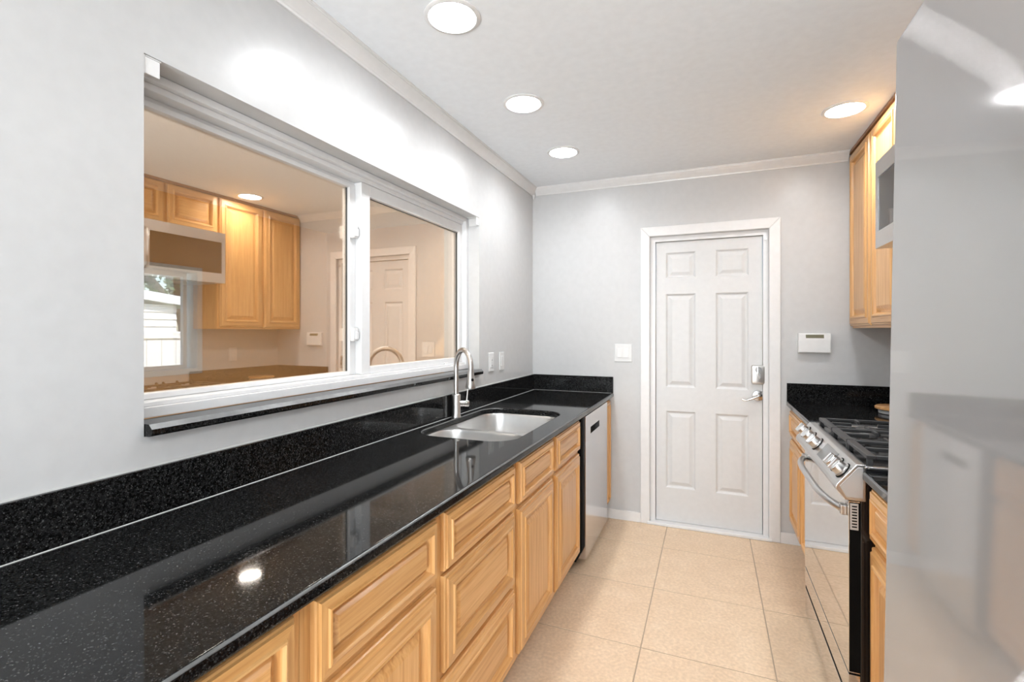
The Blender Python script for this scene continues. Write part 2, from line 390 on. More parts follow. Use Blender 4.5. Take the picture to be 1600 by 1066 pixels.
lv=MB().lathe((.297,SY,.938),(0,-1,0),[(.037,0),(.037,.006),(.033,.011),(.016,.014),(.013,.035),(.013,.05),(.006,.054)],28).build('lever_rose','chrome',door,smooth=40)
MB().tube([(.297,SY-.045,.938),(.275,SY-.047,.930),(.245,SY-.047,.917),(.222,SY-.045,.908),(.207,SY-.043,.909),(.197,SY-.041,.918)],[.011,.010,.008,.007,.0065,.006],12).build('lever','chrome',lv,smooth=60)
# hinge-side closer plate at the top right of the frame
bx('strike_plate','nickel',door,DX1-.026,DX1-.006,YB+.0195,YB+.0225,1.965,1.985,.0005)
# ------------------------------------------------------------------ pass-through window
win=thing('window_1',(-1.41,(WY0+WY1)/2,1.14),kind='structure')
FZ0=1.1405
def ring_frame(name,mat,par,xa,xb,y0,y1,z0,z1,l,r,b,t,bev=.002):
    obs=[]
    for nm,q in ((name+'_stile',(y0,y0+l,z0,z1)),(name+'_stile',(y1-r,y1,z0,z1)),(name+'_rail',(y0+l,y1-r,z0,z0+b)),(name+'_rail',(y0+l,y1-r,z1-t,z1))):
        if q[1]-q[0]>1e-4 and q[3]-q[2]>1e-4: obs.append(bx(nm,mat,par,xa,xb,*q,bev))
    return obs
ring_frame('frame','vinyl',win,-1.475,-1.352,WY0+.0005,WY1-.0005,FZ0,WZ1-.0005,.030,.026,.028,.022)
# stepped head track
bx('head_track','vinyl',win,-1.475,-1.372,WY0+.03,WY1-.026,2.006,2.025,.002)
bx('head_track','vinyl',win,-1.475,-1.418,WY0+.03,1.70,1.994,2.006,.001)
bx('sill_track','vinyl',win,-1.475,-1.362,WY0+.03,WY1-.026,FZ0+.028,FZ0+.040,.002)
ring_frame('fixed_sash','vinyl',win,-1.452,-1.412,WY0+.031,1.668,FZ0+.0405,1.994,.040,.035,.016,.017)
ring_frame('sliding_sash','vinyl',win,-1.424,-1.380,1.664+.005,WY1-.0265,FZ0+.0405,2.0055,.056,.038,.030,.050)
def pane(x,y0,y1,z0,z1,mat='reflective_glass',par=None,n='pane'):
    return bx(n,mat,par,x-.002,x+.002,y0,y1,z0,z1)
pane(-1.432,.815,1.638,1.190,1.982,par=win); 
pane(-1.403,1.722,2.540,1.206,1.960,par=win)
gk=MB(); 
for q in ((1.628,1.633,1.195,1.977),): gk.box(-1.4297,-1.4255,*q)
gk.build('gasket','mullion_dark',win)
MB().box(-1.4005,-1.3920,2.5345,2.5375,1.211,1.955).box(-1.4005,-1.3995,1.7255,2.5345,1.9525,1.9555).build('gasket','mullion_dark',win)
for z in (1.79,1.352):
    l=MB().box(-1.412,-1.392,1.634,1.664,z-.028,z+.028).build('latch','vinyl',win,.004)
    MB().box(-1.392,-1.384,1.642,1.658,z-.020,z+.012).build('latch_tab','vinyl',l,.002)
MB().box(-1.380,-1.372,2.36,2.40,1.170,1.190).build('finger_pull','vinyl',win,.002)
# black stone ledge under the window
tag(pale_arris(MB().prism([(-1.3515,1.1095),(-1.262,1.1095),(-1.252,1.1115),(-1.250,1.116),(-1.250,1.128),(-1.262,1.1398),(-1.3515,1.1398)],'Y',WY0+.0015,WY1-.0015).build('window_ledge','granite'),1),
    'black granite ledge running under the pass-through window','window ledge')
# blind brackets
for y0_,y1_,lab in ((WY0+.001,WY0+.042,'white blind bracket at the near top corner of the window opening'),(WY1-.036,WY1-.001,'white blind bracket at the far top corner of the window opening')):
    t=thing('blind_bracket',(-1.30,(y0_+y1_)/2,1.99),lab,'bracket','blind brackets in the window opening')
    MB().box(-1.345,-1.281,y0_,y1_,WZ1-.004,WZ1-.001).box(-1.345,-1.281,(y0_ if y0_<1 else y1_-.003),(y0_+.003 if y0_<1 else y1_),WZ1-.048,WZ1-.004).build('bracket_body','plastic',t)
    bx('bracket_flap','plastic',t,-1.284,-1.281,y0_+.003,y1_-.003,WZ1-.046,WZ1-.005,.001)
# ------------------------------------------------------------------ sunroom beyond the glass, and the yard
SX=-4.0
fz0,fz1,fy0,fy1=1.012,1.90,1.30,2.795
mb=MB(); mb.box(SX-.2,SX,-.6,fy0,-.1,2.62); mb.box(SX-.2,SX,fy1,4.45,-.1,2.62); mb.box(SX-.2,SX,fy0,fy1,-.1,fz0); mb.box(SX-.2,SX,fy0,fy1,fz1,2.62)
struct(mb.build('wall_sunroom_far','tan_wall'))
struct(bx('wall_sunroom_left','tan_wall',None,SX,XL-TW,-.8,-.6,-.1,2.62)); struct(bx('wall_sunroom_right','tan_wall',None,SX,XL-TW,4.25,4.45,-.1,2.62))
struct(bx('floor_sunroom','tan_floor',None,SX,XL-TW,-.6,4.25,-.1,0)); struct(bx('ceiling_sunroom','tan_ceiling',None,SX,XL-TW,-.6,4.25,2.47,2.62))
w2=thing('window_2',(SX,(fy0+fy1)/2,fz0),kind='structure')
for q in ((fy0,fy0+.06,fz0,fz1),(fy1-.045,fy1,fz0,fz1),(fy0+.06,fy1-.045,fz0,fz0+.045),(fy0+.06,fy1-.045,fz1-.045,fz1)):
    bx('frame','vinyl',w2,SX-.12,SX+.02,*q,.004)
for q in ((fy1-.115,fy1-.085,fz0+.045,fz1-.045),(fy1-.80,fy1-.76,fz0+.045,fz1-.045),(fy1-.76,fy1-.115,fz0+.045,fz0+.075),(fy1-.76,fy1-.115,fz1-.085,fz1-.045)):
    bx('sash','vinyl',w2,SX-.09,SX-.05,*q,.003)
bx('pane','clear_glass',w2,SX-.072,SX-.068,fy0+.06,fy1-.045,fz0+.05,fz1-.05)
struct(bx('ground','grass',None,-40,SX-.2,-20,40,-.55,-.4))
fen=thing('vinyl_fence',(-6.5,4,-.4),'white vinyl privacy fence seen through the far sunroom window','fence')
y=2.4
while y<6.6:
    bx('board','fence_vinyl',fen,-6.52,-6.49,y+.003,y+.177,-.36,1.27,.004); y+=.18
for z in (1.27,-.39): bx('rail','fence_vinyl',fen,-6.53,-6.47,2.4,6.6,z,z+.09,.005)
for y in (2.35,4.45,6.6): bx('post','fence_vinyl',fen,-6.56,-6.44,y-.06,y+.06,-.4,1.42,.006)
sh=thing('shed',(-8.6,4,-.4),'white lap-sided shed with sloping roof edge beyond the fence','shed')
def sroof(y): return 1.93-(y-4.1)*.115
k=0
z=-.4
while z<1.95:
    y1_=min(5.2, 4.1+(1.93-z-.12)/.115); 
    if y1_>2.2: MB().prism([(-8.05-.0,z),(-8.02,z),(-8.04,z+.115),(-8.05,z+.115)],'Y',2.0,y1_).build('siding_board','siding',sh)
    z+=.115
bx('shed_wall','siding',sh,-9.8,-8.05,2.0,5.2,-.4,1.72)
MB().prism([(1.9,sroof(1.9)-.02),(5.5,sroof(5.5)-.02),(5.5,sroof(5.5)+.12),(1.9,sroof(1.9)+.12)],'X',-9.9,-7.9).build('shed_roof','fence_vinyl',sh,.005)
tr=thing('yard_tree',(-12,8.2,-.4),'leafy tree with bare leaning branches above the shed roof','tree')
def br(pts,r): MB().tube(pts,r,10).build('branch','bark',tr,smooth=60)
br([(-12,8.2,-.4),(-11.9,8.0,1.5),(-11.8,7.6,2.6),(-11.6,7.2,3.6)],[.26,.22,.18,.10])
br([(-11.9,8.0,1.6),(-11.9,7.4,2.2),(-11.9,6.8,2.9),(-11.8,6.1,3.5),(-11.7,5.6,4.2)],[.14,.11,.09,.06,.03])
br([(-11.8,7.6,2.6),(-11.6,8.2,3.2),(-11.5,8.8,4.0)],[.12,.09,.04])
br([(-11.9,6.9,2.8),(-11.7,6.5,2.5),(-11.6,6.0,2.5)],[.06,.04,.02])
lf=MB()
for i in range(2600):
    a=random.gauss(0,1); p=Vector((-12+random.uniform(-1.4,1.4),7.2+random.gauss(0,1.1),3.3+random.gauss(0,.8)))
    if p.z<1.7: continue
    d=Vector((random.gauss(0,1),random.gauss(0,1),random.gauss(0,.6))).normalized(); e=d.orthogonal().normalized(); l=random.uniform(.05,.11)
    lf.add([p-d*l,p+e*l*.4,p+d*l,p-e*l*.4],[(0,1,2,3)])
lfo=lf.build('foliage','leaf',tr); lfo['kind']='stuff'
# ------------------------------------------------------------------ cabinets
RINGS=[(0,0),(0,.011),(.003,.0145),(.010,.0155),(.0125,.021),(.040,.022),(.043,.0265),(.049,.0275),(.056,.022),(.060,.010),(.064,.0065)]
PANEL=[(.064,.0065),(.070,.0065),(.090,.0185),(.094,.020)]
def front(name, par, sgn, xb, y0,y1,z0,z1, s=1.0):
    """framed front with raised panel; back plane at x=xb, facing sgn*X"""
    def ring(i,d): 
        i*=s; return [(xb+sgn*d,y0+i,z0+i),(xb+sgn*d,y1-i,z0+i),(xb+sgn*d,y1-i,z1-i),(xb+sgn*d,y0+i,z1-i)]
    mb=MB(); R=[ring(*q) for q in RINGS]
    mb.loops(R,True,False); n=len(R)-1
    mb.m=[(0 if (k%4) in (0,2) else 1) for k in range(4*n)]+[1]
    o=mb.build(name,['wood_h','wood_v'],par)
    P=[ring(*q) for q in PANEL]
    wide=(y1-y0)>(z1-z0)*1.15
    MB().loops(P,False,True).build('raised_panel','wood_h' if wide else 'wood_v',o)
    return o
def carcass(par,sgn,xf,xw,y0,y1,z0,z1,rails,stiles,kick=True,name='carcass',th=.02):
    """box behind, face frame in front (xf = front of face frame)"""
    bx(name,'wood_v',par,xf-sgn*th,xw,y0,y1,z0,z1)
    for a,b in stiles: bx('face_stile','wood_v',par,xf-sgn*th,xf,a,b,z0,z1)
    ed=sorted(stiles)
    for a,b in rails:
        for k in range(len(ed)-1): bx('face_rail','wood_h',par,xf-sgn*th,xf,ed[k][1],ed[k+1][0],a,b)
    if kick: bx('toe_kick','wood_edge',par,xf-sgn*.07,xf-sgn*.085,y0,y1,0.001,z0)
XF=-.690                       # face frame plane, left run
ZT=CB-.001
def left_cab(y0,y1,label,stiles,rails,fronts):
    t=thing('base_cabinet',(-.98,(y0+y1)/2,0),label,'cabinet','base cabinets under the long counter')
    carcass(t,1,XF,XL+.002,y0,y1,.105,ZT,rails,stiles)
    for nm,a,b,c,d,s in fronts: front(nm,t,1,XF+.0005,a,b,c,d,s)
    return t
dr=(.704,.866); rl=[(.105,.135),(.68,.708),(.86,ZT)]
left_cab(.171,.664,'honey wood base cabinet nearest the camera under the counter',[(.171,.20),(.636,.664)],rl,[('drawer',.196,.641,*dr,.60),('cabinet_door',.196,.641,.128,.682,1)])
left_cab(.665,1.137,'honey wood base cabinet with one wide drawer over a door, second from camera',[(.665,.694),(1.112,1.137)],rl,[('drawer',.690,1.116,*dr,.60),('cabinet_door',.690,1.116,.128,.682,1)])
left_cab(1.138,1.695,'honey wood base cabinet with a stack of three drawers',[(1.138,1.166),(1.666,1.695)],[(.105,.135),(.40,.425),(.68,.708),(.86,ZT)],
   [('drawer',1.160,1.670,*dr,.60),('drawer',1.160,1.670,.424,.690,.85),('drawer',1.160,1.670,.135,.404,.85)])
t=thing('base_cabinet',(-.98,2.18,0),'honey wood sink cabinet with two doors and two small false drawers','cabinet','base cabinets under the long counter')
bx('back_panel','wood_v',t,XL+.002,XL+.012,1.696,2.66,.105,ZT); bx('bottom_panel','wood_h',t,XL+.012,XF-.02,1.712,2.644,.105,.125)
for a,b in ((1.696,1.712),(2.644,2.66)): bx('side_panel','wood_v',t,XL+.012,XF-.02,a,b,.105,ZT)
for a,b in ((1.696,1.735),(2.14,2.205),(2.63,2.66)): bx('face_stile','wood_v',t,XF-.02,XF,a,b,.105,ZT)
for a,b in rl:
    for c,d in ((1.735,2.14),(2.205,2.63)): bx('face_rail','wood_h',t,XF-.02,XF,c,d,a,b)
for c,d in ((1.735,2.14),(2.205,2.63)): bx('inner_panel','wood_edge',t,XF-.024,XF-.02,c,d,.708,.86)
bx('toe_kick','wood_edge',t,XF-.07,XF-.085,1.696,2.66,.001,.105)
for a,b in ((1.722,2.148),(2.195,2.640)):
    front('false_drawer',t,1,XF+.0005,a,b,*dr,.60); front('cabinet_door',t,1,XF+.0005,a,b,.128,.682,1)
t=thing('filler_cabinet',(-.98,3.46,0),'narrow honey wood filler front between dishwasher and far wall','cabinet')
bx('carcass','wood_v',t,XL+.002,XF,3.372,YB-.001,.105,ZT); 
front('filler_front',t,1,XF+.0005,3.384,3.530,.135,.862,.60)
# dishwasher
t=thing('dishwasher',(-.95,3.01,0),'stainless steel dishwasher with a pocket handle beside the sink cabinet','dishwasher')
bx('tub','black_gap',t,XL+.01,-.70,2.662,3.370,.06,ZT); 
DXF=-.662
mb=MB(); y0_,y1_=2.735,3.366
for q in ((y0_,y1_,.05,.752),(y0_,y1_,.800,.874),(y0_,2.86,.752,.800),(3.11,y1_,.752,.800)): mb.box(-.70,DXF,*q)
dd=mb.build('door','dw_steel',t)
bx('handle_pocket','black_gap',dd,-.699,-.690,2.86,3.11,.752,.800)
MB().prism([(-.69,.80),(DXF,.80),(DXF,.792),(-.685,.785)],'Y',2.86,3.11).build('handle_lip','dw_steel',dd)
bx('gasket','black_gap',t,-.70,-.676,2.690,2.734,.105,.874)
for y in (2.78,3.32): MB().cyl((-.80,y,.001),(-.80,y,.0595),.015,n=12).build('foot','rubber',t)
# ------------------------------------------------------------------ counters, sink, faucet
hole=rrect(-1.215,-.752,1.802,2.606,.115,8)
tag(pale_arris(flat_with_holes('countertop',[(XL+.001,-.6),(-.65,-.6),(-.65,YB-.001),(XL+.001,YB-.001)],[hole],CB,CT,'granite',bevel=.008),1),
    'long black speckled granite countertop with an undermount sink cutout','countertop')
tag(bx('backsplash','granite',None,XL+.0005,XL+.020,-.6,YB-.0205,CT+.0005,1.0335,.0015),'long low black granite backsplash strip under the pass-through window','backsplash')
tag(bx('backsplash','granite',None,XL+.0005,-.652,YB-.020,YB-.0005,CT+.0005,1.0335,.0015),'short black granite backsplash on far wall left of the door','backsplash')
plain('caulk', (.40,.40,.39), .5)
def bead(poly,axis,a0,a1,lab): tag(MB().prism(poly,axis,a0,a1).build('caulk_bead','caulk'),lab,'caulk')
bead([(XL+.0202,CT+.0003),(XL+.0222,CT+.0003),(XL+.0202,CT+.0022)],'Y',-.6,YB-.024,'thin pale caulk line where long counter meets its backsplash')
bead([(XL+.0003,1.0337),(XL+.0100,1.0337),(XL+.0003,1.0375)],'Y',-.6,YB-.0205,'thin white caulk line along the top of the long backsplash')
bead([(YB-.0202,CT+.0003),(YB-.0215,CT+.0003),(YB-.0202,CT+.0014)],'X',XL+.024,-.662,'thin pale caulk line where counter meets far wall backsplash')
sink=thing('sink',(-.98,2.2,.69),'stainless double bowl sink set under the long granite counter','sink')
B1=(-1.212,-.755,1.805,2.095); B2=(-1.212,-.755,2.125,2.603)
def rr(b,i,r,z): return [(x,y,z) for x,y in rrect(b[0]+i,b[1]-i,b[2]+i,b[3]-i,max(r-i*.3,.02),6)]
flat_with_holes('rim',rrect(-1.24,-.728,1.775,2.632,.12,6),[rrect(*b,.10,6) for b in (B1,B2)],.8825,.8845,'steel_sink',sink,bevel=.0004)
for b in (B1,B2):
    bowl=MB().loops([rr(b,0,.10,.8835),rr(b,.004,.10,.872),rr(b,.010,.10,.74),rr(b,.018,.09,.715),rr(b,.035,.08,.700),rr(b,.07,.06,.696),rr(b,.11,.04,.694)],False,True).build('bowl','steel_sink',sink,smooth=50)
    cx,cy=(b[0]+b[1])/2,(b[2]+b[3])/2
    MB().lathe((cx,cy,.6945),(0,0,1),[(.045,0),(.043,.003),(.036,.003),(.030,.0005)],24).build('drain','chrome',bowl,smooth=40)
FX,FY=-1.232,2.235
fa=thing('faucet',(FX,FY,CT+.0005),'brushed nickel gooseneck pull-down faucet behind the sink','faucet')
z0=CT+.0005
fb=MB().lathe((FX,FY,z0),(0,0,1),[(.025,0),(.025,.006),(.0225,.010),(.0225,.117),(.020,.121),(.0145,.123)],32).build('body','nickel',fa,smooth=40)
ph=math.radians(37); ux,uy=math.cos(ph),-math.sin(ph)
path=[(FX,FY,z0+.118+.15*i/6) for i in range(7)]; R=.088; zc_=z0+.268
for i in range(1,17):
    a=PI*i/16*1.04; path.append((FX+ux*(R-R*math.cos(a)),FY+uy*(R-R*math.cos(a)),zc_+R*math.sin(a)))
MB().tube(path,.0132,18).build('spout','nickel',fa,smooth=60)
e=Vector(path[-1]); dn=(Vector(path[-1])-Vector(path[-2])).normalized()
sp_=MB().lathe(e-dn*.002,dn,[(.0150,0),(.0155,.010),(.0165,.030),(.0225,.066),(.0255,.082),(.0245,.090),(.019,.092)],24).build('spray_head','nickel',fa,smooth=35)
MB().lathe(e+dn*.045+Vector((ux,uy,0))*.0175,Vector((ux,uy,0)),[(.007,0),(.007,.003),(.005,.005)],12).build('spray_button','black_gap',sp_)
hx,hy=.80,.60; h0=Vector((FX,FY,z0+.070)); hd=Vector((hx,hy,0))
hb=MB().lathe(h0+hd*.018,hd,[(.0165,0),(.0165,.022),(.0155,.023),(.0155,.025),(.0175,.026),(.0175,.046),(.015,.049)],24).build('handle_hub','chrome',fa,smooth=40)
q=h0+hd*.056; MB().tube([q+Vector((0,0,.012)),q+Vector((.002,.002,.045)),q+Vector((.005,.004,.085))],[.0045,.004,.0035],10).build('handle_lever','nickel',hb,smooth=60)
# ------------------------------------------------------------------ wall plates
def plate_on(name,parent,axis,c,w,h,th,sgn,mat='plastic'):
    """plate lying on a wall: axis = wall normal axis"""
    x,y,z=c
    if axis=='X': return bx(name,mat,parent,x,x+sgn*th,y-w/2,y+w/2,z-h/2,z+h/2,.0025)
    return bx(name,mat,parent,x-w/2,x+w/2,y,y+sgn*th,z-h/2,z+h/2,.0025)
t=thing('light_switch',(-.581,YB-.0005,1.2),'white double rocker light switch between the counter and the door','switch')
plate_on('cover_plate',t,'Y',(-.581,YB-.0005,1.2095),.124,.128,.006,-1)
for x in (-.604,-.558):
    r=MB().prism([(YB-.0065,1.176),(YB-.0065,1.243),(YB-.0085,1.243),(YB-.013,1.176)],'X',x-.0165,x+.0165).build('rocker','plastic',t,.001)
t=thing('wall_outlet',(XL+.0005,2.765,1.17),'white switch plate on left wall, nearer the window','outlet','plates right of the window')
plate_on('cover_plate',t,'X',(XL+.0005,2.765,1.172),.075,.118,.006,1)
plate_on('rocker','' or t,'X',(XL+.0065,2.765,1.172),.034,.067,.004,1)
for z in (1.185,1.150): bx('slot','grey_plastic',t,XL+.0106,XL+.0112,2.757,2.772,z-.003,z+.003)
t=thing('wall_outlet',(XL+.0005,2.93,1.17),'white switch plate on left wall, nearer the far corner','outlet','plates right of the window')
plate_on('cover_plate',t,'X',(XL+.0005,2.930,1.169),.075,.118,.006,1)
plate_on('rocker',t,'X',(XL+.0065,2.930,1.169),.034,.067,.004,1)
t=thing('wall_outlet',(XR-.0005,3.06,1.14),'white outlet plate on right wall, seen mirrored in the window','outlet')
plate_on('cover_plate',t,'X',(XR-.0005,3.06,1.16),.075,.118,.006,-1)
for z in (1.185,1.135): plate_on('socket',t,'X',(XR-.0065,3.06,z),.034,.03,.002,-1)
t=thing('alarm_keypad',(.608,YB-.0005,1.225),'white wall keypad with a small grey display above the right counter','keypad')
kb=MB().prism([(YB-.0005,1.228),(YB-.030,1.231),(YB-.030,1.318),(YB-.024,1.352),(YB-.0005,1.353)],'X',.520,.696).build('body','plastic',t,.003)
MB().prism([(YB-.0296,1.3225),(YB-.0256,1.3445),(YB-.0250,1.3445),(YB-.0290,1.3225)],'X',.560,.658).build('display','display',t)
bx('flip_cover','plastic',t,.524,.692,YB-.033,YB-.0302,1.236,1.314,.001)
# ------------------------------------------------------------------ right run
XF2=.490; CE=.455
def right_cab(y0,y1,label,stiles,rails,fronts):
    t=thing('base_cabinet',(.78,(y0+y1)/2,0),label,'cabinet','base cabinets beside the range')
    carcass(t,-1,XF2,XR-.002,y0,y1,.13,ZT,rails,stiles)
    for nm,a,b,c,d,s in fronts: front(nm,t,-1,XF2-.0005,a,b,c,d,s)
RY0,RY1=1.875,2.665
rl2=[(.13,.165),(.68,.708),(.86,ZT)]
right_cab(RY1+.003,YB-.001,'honey wood base cabinet between the range and the far wall',[(RY1+.003,RY1+.04),(3.08,3.13),(3.505,YB-.001)],rl2,
   [('drawer',2.70,3.09,*dr,.60),('drawer',3.12,3.512,*dr,.60),('cabinet_door',2.70,3.09,.155,.682,1),('cabinet_door',3.12,3.512,.155,.682,1)])
right_cab(.90,RY0-.003,'honey wood base cabinet between the refrigerator and the range',[(.90,.93),(1.37,1.41),(1.84,RY0-.003)],rl2,
   [('drawer',.925,1.38,*dr,.60),('drawer',1.40,1.852,*dr,.60),('cabinet_door',.925,1.38,.155,.682,1),('cabinet_door',1.40,1.852,.155,.682,1)])
tag(pale_arris(bx('countertop','granite',None,CE,XR-.001,RY1+.003,YB-.001,CB,CT,.008,segs=4,smooth=50,flat=True),-1),'black granite countertop right of the door, beyond the range','countertop')
tag(pale_arris(bx('countertop','granite',None,CE,XR-.001,.90,RY0-.003,CB,CT,.008,segs=4,smooth=50,flat=True),-1),'black granite countertop between the range and the refrigerator','countertop')
tag(bx('backsplash','granite',None,.457,XR-.0205,YB-.020,YB-.0005,CT+.0005,1.0335,.0015),'black granite backsplash on far wall right of the door','backsplash')
tag(bx('backsplash','granite',None,XR-.020,XR-.0005,RY1+.003,YB-.0005,CT+.0005,1.0335,.0015),'black granite backsplash on right wall beyond the range','backsplash')
tag(bx('backsplash','granite',None,XR-.020,XR-.0005,.90,RY0-.003,CT+.0005,1.0335,.0015),'black granite backsplash on right wall by the refrigerator','backsplash')
# wooden trivet
t=thing('trivet',(.955,3.235,CT+.0005),'round wooden board with a dark rim on the right counter','trivet')
MB().lathe((.955,3.235,CT+.022),(0,0,1),[(.100,0),(.108,.004),(.108,.014),(.102,.019)],40).build('board','wood_trivet',t,smooth=40)
MB().lathe((.955,3.235,CT+.0005),(0,0,1),[(.088,0),(.092,.003),(.092,.0215)],40).build('base','grey_plastic',t,smooth=40)
# range
rg=thing('gas_range',(.75,2.27,0),'stainless steel gas range with front knobs and black cooktop','range')
FXR=.42
bx('body','black_enamel',rg,.452,XR-.03,RY0,RY1,.05,.905,.002)
pp=[(.466,.934),(.440,.934),(.386,.866),(.382,.856),(.384,.846),(.409,.815),(.466,.815)]
cpn=MB().prism(pp,'Y',RY0-.002,RY1+.002).build('control_panel','steel',rg,.0025,2)
MB().prism([(.458,.925),(.444,.925),(.394,.860),(.412,.826),(.458,.826)],'Y',RY0-.004,RY0-.0019).build('end_cap','light_steel',cpn,.0008,1)
sl_=Vector((.386-.440,0,.866-.934)).normalized(); nn=Vector((sl_.z,0,-sl_.x)); nn = nn if nn.x<0 else -nn
mid=Vector((.413,0,.900))
def on_panel(y,off,along=0): return mid+Vector((0,y,0))+nn*off+sl_*along
# dark touch display between the knobs
u0=.03
MB().loops([[on_panel(y,o,a) for y,a in ((2.06,-u0),(2.235,-u0),(2.235,u0),(2.06,u0))] for o in (.0005,.002)]).build('touch_display','steel_dark',cpn)
for y in (2.585,2.455,2.325,1.995,1.930-.012):
    kn=MB().lathe(on_panel(y,.0005),nn,[(.027,0),(.027,.006),(.0235,.008),(.0225,.026),(.020,.030)],28).build('knob','steel',rg,smooth=35)
    c0=on_panel(y,.030)
    MB().loops([[c0+nn*o+sl_*a+Vector((0,b,0)) for a,b in ((-.021,-.0055),(.021,-.0055),(.021,.0055),(-.021,.0055))] for o in (0,.012)]).build('knob_grip','steel',kn,.002)
    MB().lathe(on_panel(y,.0003),nn,[(.030,0),(.030,.002)],28).build('knob_ring','black_gap',kn,smooth=35)
# oven door
dor=MB().box(FXR,.452,RY0+.003,RY1-.003,.252,.812).build('oven_door','steel_mirror',rg,.0008)
bx('door_edge','black_gap',dor,FXR+.002,.4525,RY0+.0015,RY0+.0031,.256,.808)
gr=bx('edge_grille','light_steel',dor,FXR+.003,FXR+.026,RY0-.001,RY0+.0016,.720,.806,.0005)
for i in range(8): bx('slot','black_gap',gr,FXR+.008,FXR+.022,RY0-.0016,RY0-.0009,.728+i*.0095,.732+i*.0095)
for a in (2.02,2.50):
    for k in range(3): bx('vent_slot','black_gap',dor,FXR+.006,FXR+.010,a+k*.03-.03,a+k*.03-.008,.8115,.8128)
# handle
hp=[]
for i in range(25):
    s=i/24; y=RY0+.035+s*(RY1-RY0-.07); k=1-(2*s-1)**4
    hp.append((FXR-.004-.046*k, y, .772+.004*k))
hnd=MB().tube(hp,.0125,14).build('handle','steel',dor,smooth=60)
for y in (RY0+.04,RY1-.04): bx('handle_end','steel',hnd,FXR-.018,FXR+.001,y-.016,y+.016,.756,.790,.004)
bx('lower_drawer','steel_mirror',rg,FXR,.452,RY0+.003,RY1-.003,.166,.245,.0008)
bx('kick_panel','steel_mirror',rg,FXR+.002,.452,RY0+.003,RY1-.003,.030,.144,.0008)
bx('drawer_gap','black_gap',rg,FXR+.0025,.4515,RY0+.004,RY1-.004,.1442,.1658)
bx('drawer_gap','black_gap',rg,FXR+.002,.4515,RY0+.004,RY1-.004,.2452,.2518)
for y in (RY0+.05,RY1-.05):
    for x in (.50,1.0): MB().cyl((x,y,.001),(x,y,.051),.016,n=12).build('foot','rubber',rg)
# cooktop
ct_=bx('cooktop','black_enamel',rg,.462,XR-.03,RY0-.004,RY1+.004,.9055,.922,.003)
MB().box(.4625,.4725,RY0-.004,RY1+.004,.9222,.930).box(.4725,XR-.03,RY1-.02,RY1+.004,.9222,.930).box(.4725,XR-.03,RY0-.004,RY0+.02,.9222,.930).build('cooktop_rim','steel',ct_,.002)
for gy0,gy1 in ((RY0+.022,2.145),(2.155,2.385),(2.395,RY1-.022)):
    g=MB(); gx0,gx1,zt=.474,1.03,.962
    bw=.011
    g.box(gx0,gx0+.026,gy0,gy1,zt-.014,zt); g.box(gx1-.02,gx1,gy0,gy1,zt-.014,zt); g.box(gx0+.026,gx1-.02,gy0,gy0+bw,zt-.012,zt); g.box(gx0+.026,gx1-.02,gy1-bw,gy1,zt-.012,zt)
    mx=(gx0+gx1)/2; g.box(mx-bw/2,mx+bw/2,gy0+bw,gy1-bw,zt-.012,zt); my=(gy0+gy1)/2
    for a,b in ((gx0+.026,gx0+.10),(mx-.085,mx-bw/2),(mx+bw/2,mx+.085),(gx1-.10,gx1-.02)): g.box(a,b,my-bw/2,my+bw/2,zt-.012,zt+.002)
    for cx in ((gx0+mx)/2,(mx+gx1)/2):
        g.box(cx-bw/2,cx+bw/2,gy0+bw,gy0+.07,zt-.012,zt+.002); g.box(cx-bw/2,cx+bw/2,gy1-.07,gy1-bw,zt-.012,zt+.002)
    for x in (gx0+.002,gx1-.018):
        for y in (gy0,gy1-.016): g.box(x,x+.016,y,y+.016,.9225,zt-.012)
    # raised tips
    for y in (gy0+.02,my,gy1-.02): g.prism([(gx1-.03,zt),(gx1-.012,zt+.016),(gx1-.004,zt+.016),(gx1,zt)],'Y',y-.006,y+.006)
    g.build('grate','cast_iron',rg,.002,1)
for cx,cy,r in ((.63,2.02,.045),(.90,2.02,.038),(.77,2.27,.05),(.63,2.53,.038),(.90,2.53,.045)):
    b=MB().lathe((cx,cy,.9222),(0,0,1),[(r+.012,0),(r+.010,.008),(r,.014)],28).build('burner','steel_dark',rg,smooth=40)
    MB().lathe((cx,cy,.9365),(0,0,1),[(r,0),(r,.006),(r-.006,.009)],28).build('burner_cap','cast_iron',b,smooth=40)
# microwave
MY0,MY1,MZ0,MZ1,MX=1.885,2.690,1.745,2.140,.705
mw=thing('microwave',(.9,2.29,MZ0),'stainless over-the-range microwave with a dark glass door','microwave')
bx('body','steel',mw,MX+.03,XR-.002,MY0,MY1,MZ0,MZ1,.002)
dw=MB()
for q in ((MY0+.20,MY1,MZ1-.075,MZ1),(MY0+.20,MY1,MZ0,MZ0+.075),(MY1-.03,MY1,MZ0+.075,MZ1-.075),(MY0+.20,MY0+.23,MZ0+.075,MZ1-.075)): dw.box(MX,MX+.03,*q)
dw=dw.build('door','steel',mw)
bx('door_glass','range_glass',dw,MX+.004,MX+.012,MY0+.23,MY1-.03,MZ0+.075,MZ1-.075)
bx('control_panel','range_glass',mw,MX+.002,MX+.03,MY0,MY0+.198,MZ0,MZ1,.003)
hm=MB().tube([(MX-.001,MY0+.215,MZ0+.06),(MX-.03,MY0+.215,MZ0+.075),(MX-.03,MY0+.215,MZ1-.075),(MX-.001,MY0+.215,MZ1-.06)],.009,12).build('handle','steel',dw,smooth=60)
bx('vent_grille','grey_plastic',mw,MX+.05,XR-.05,MY0+.05,MY1-.05,MZ0-.006,MZ0-.0002)
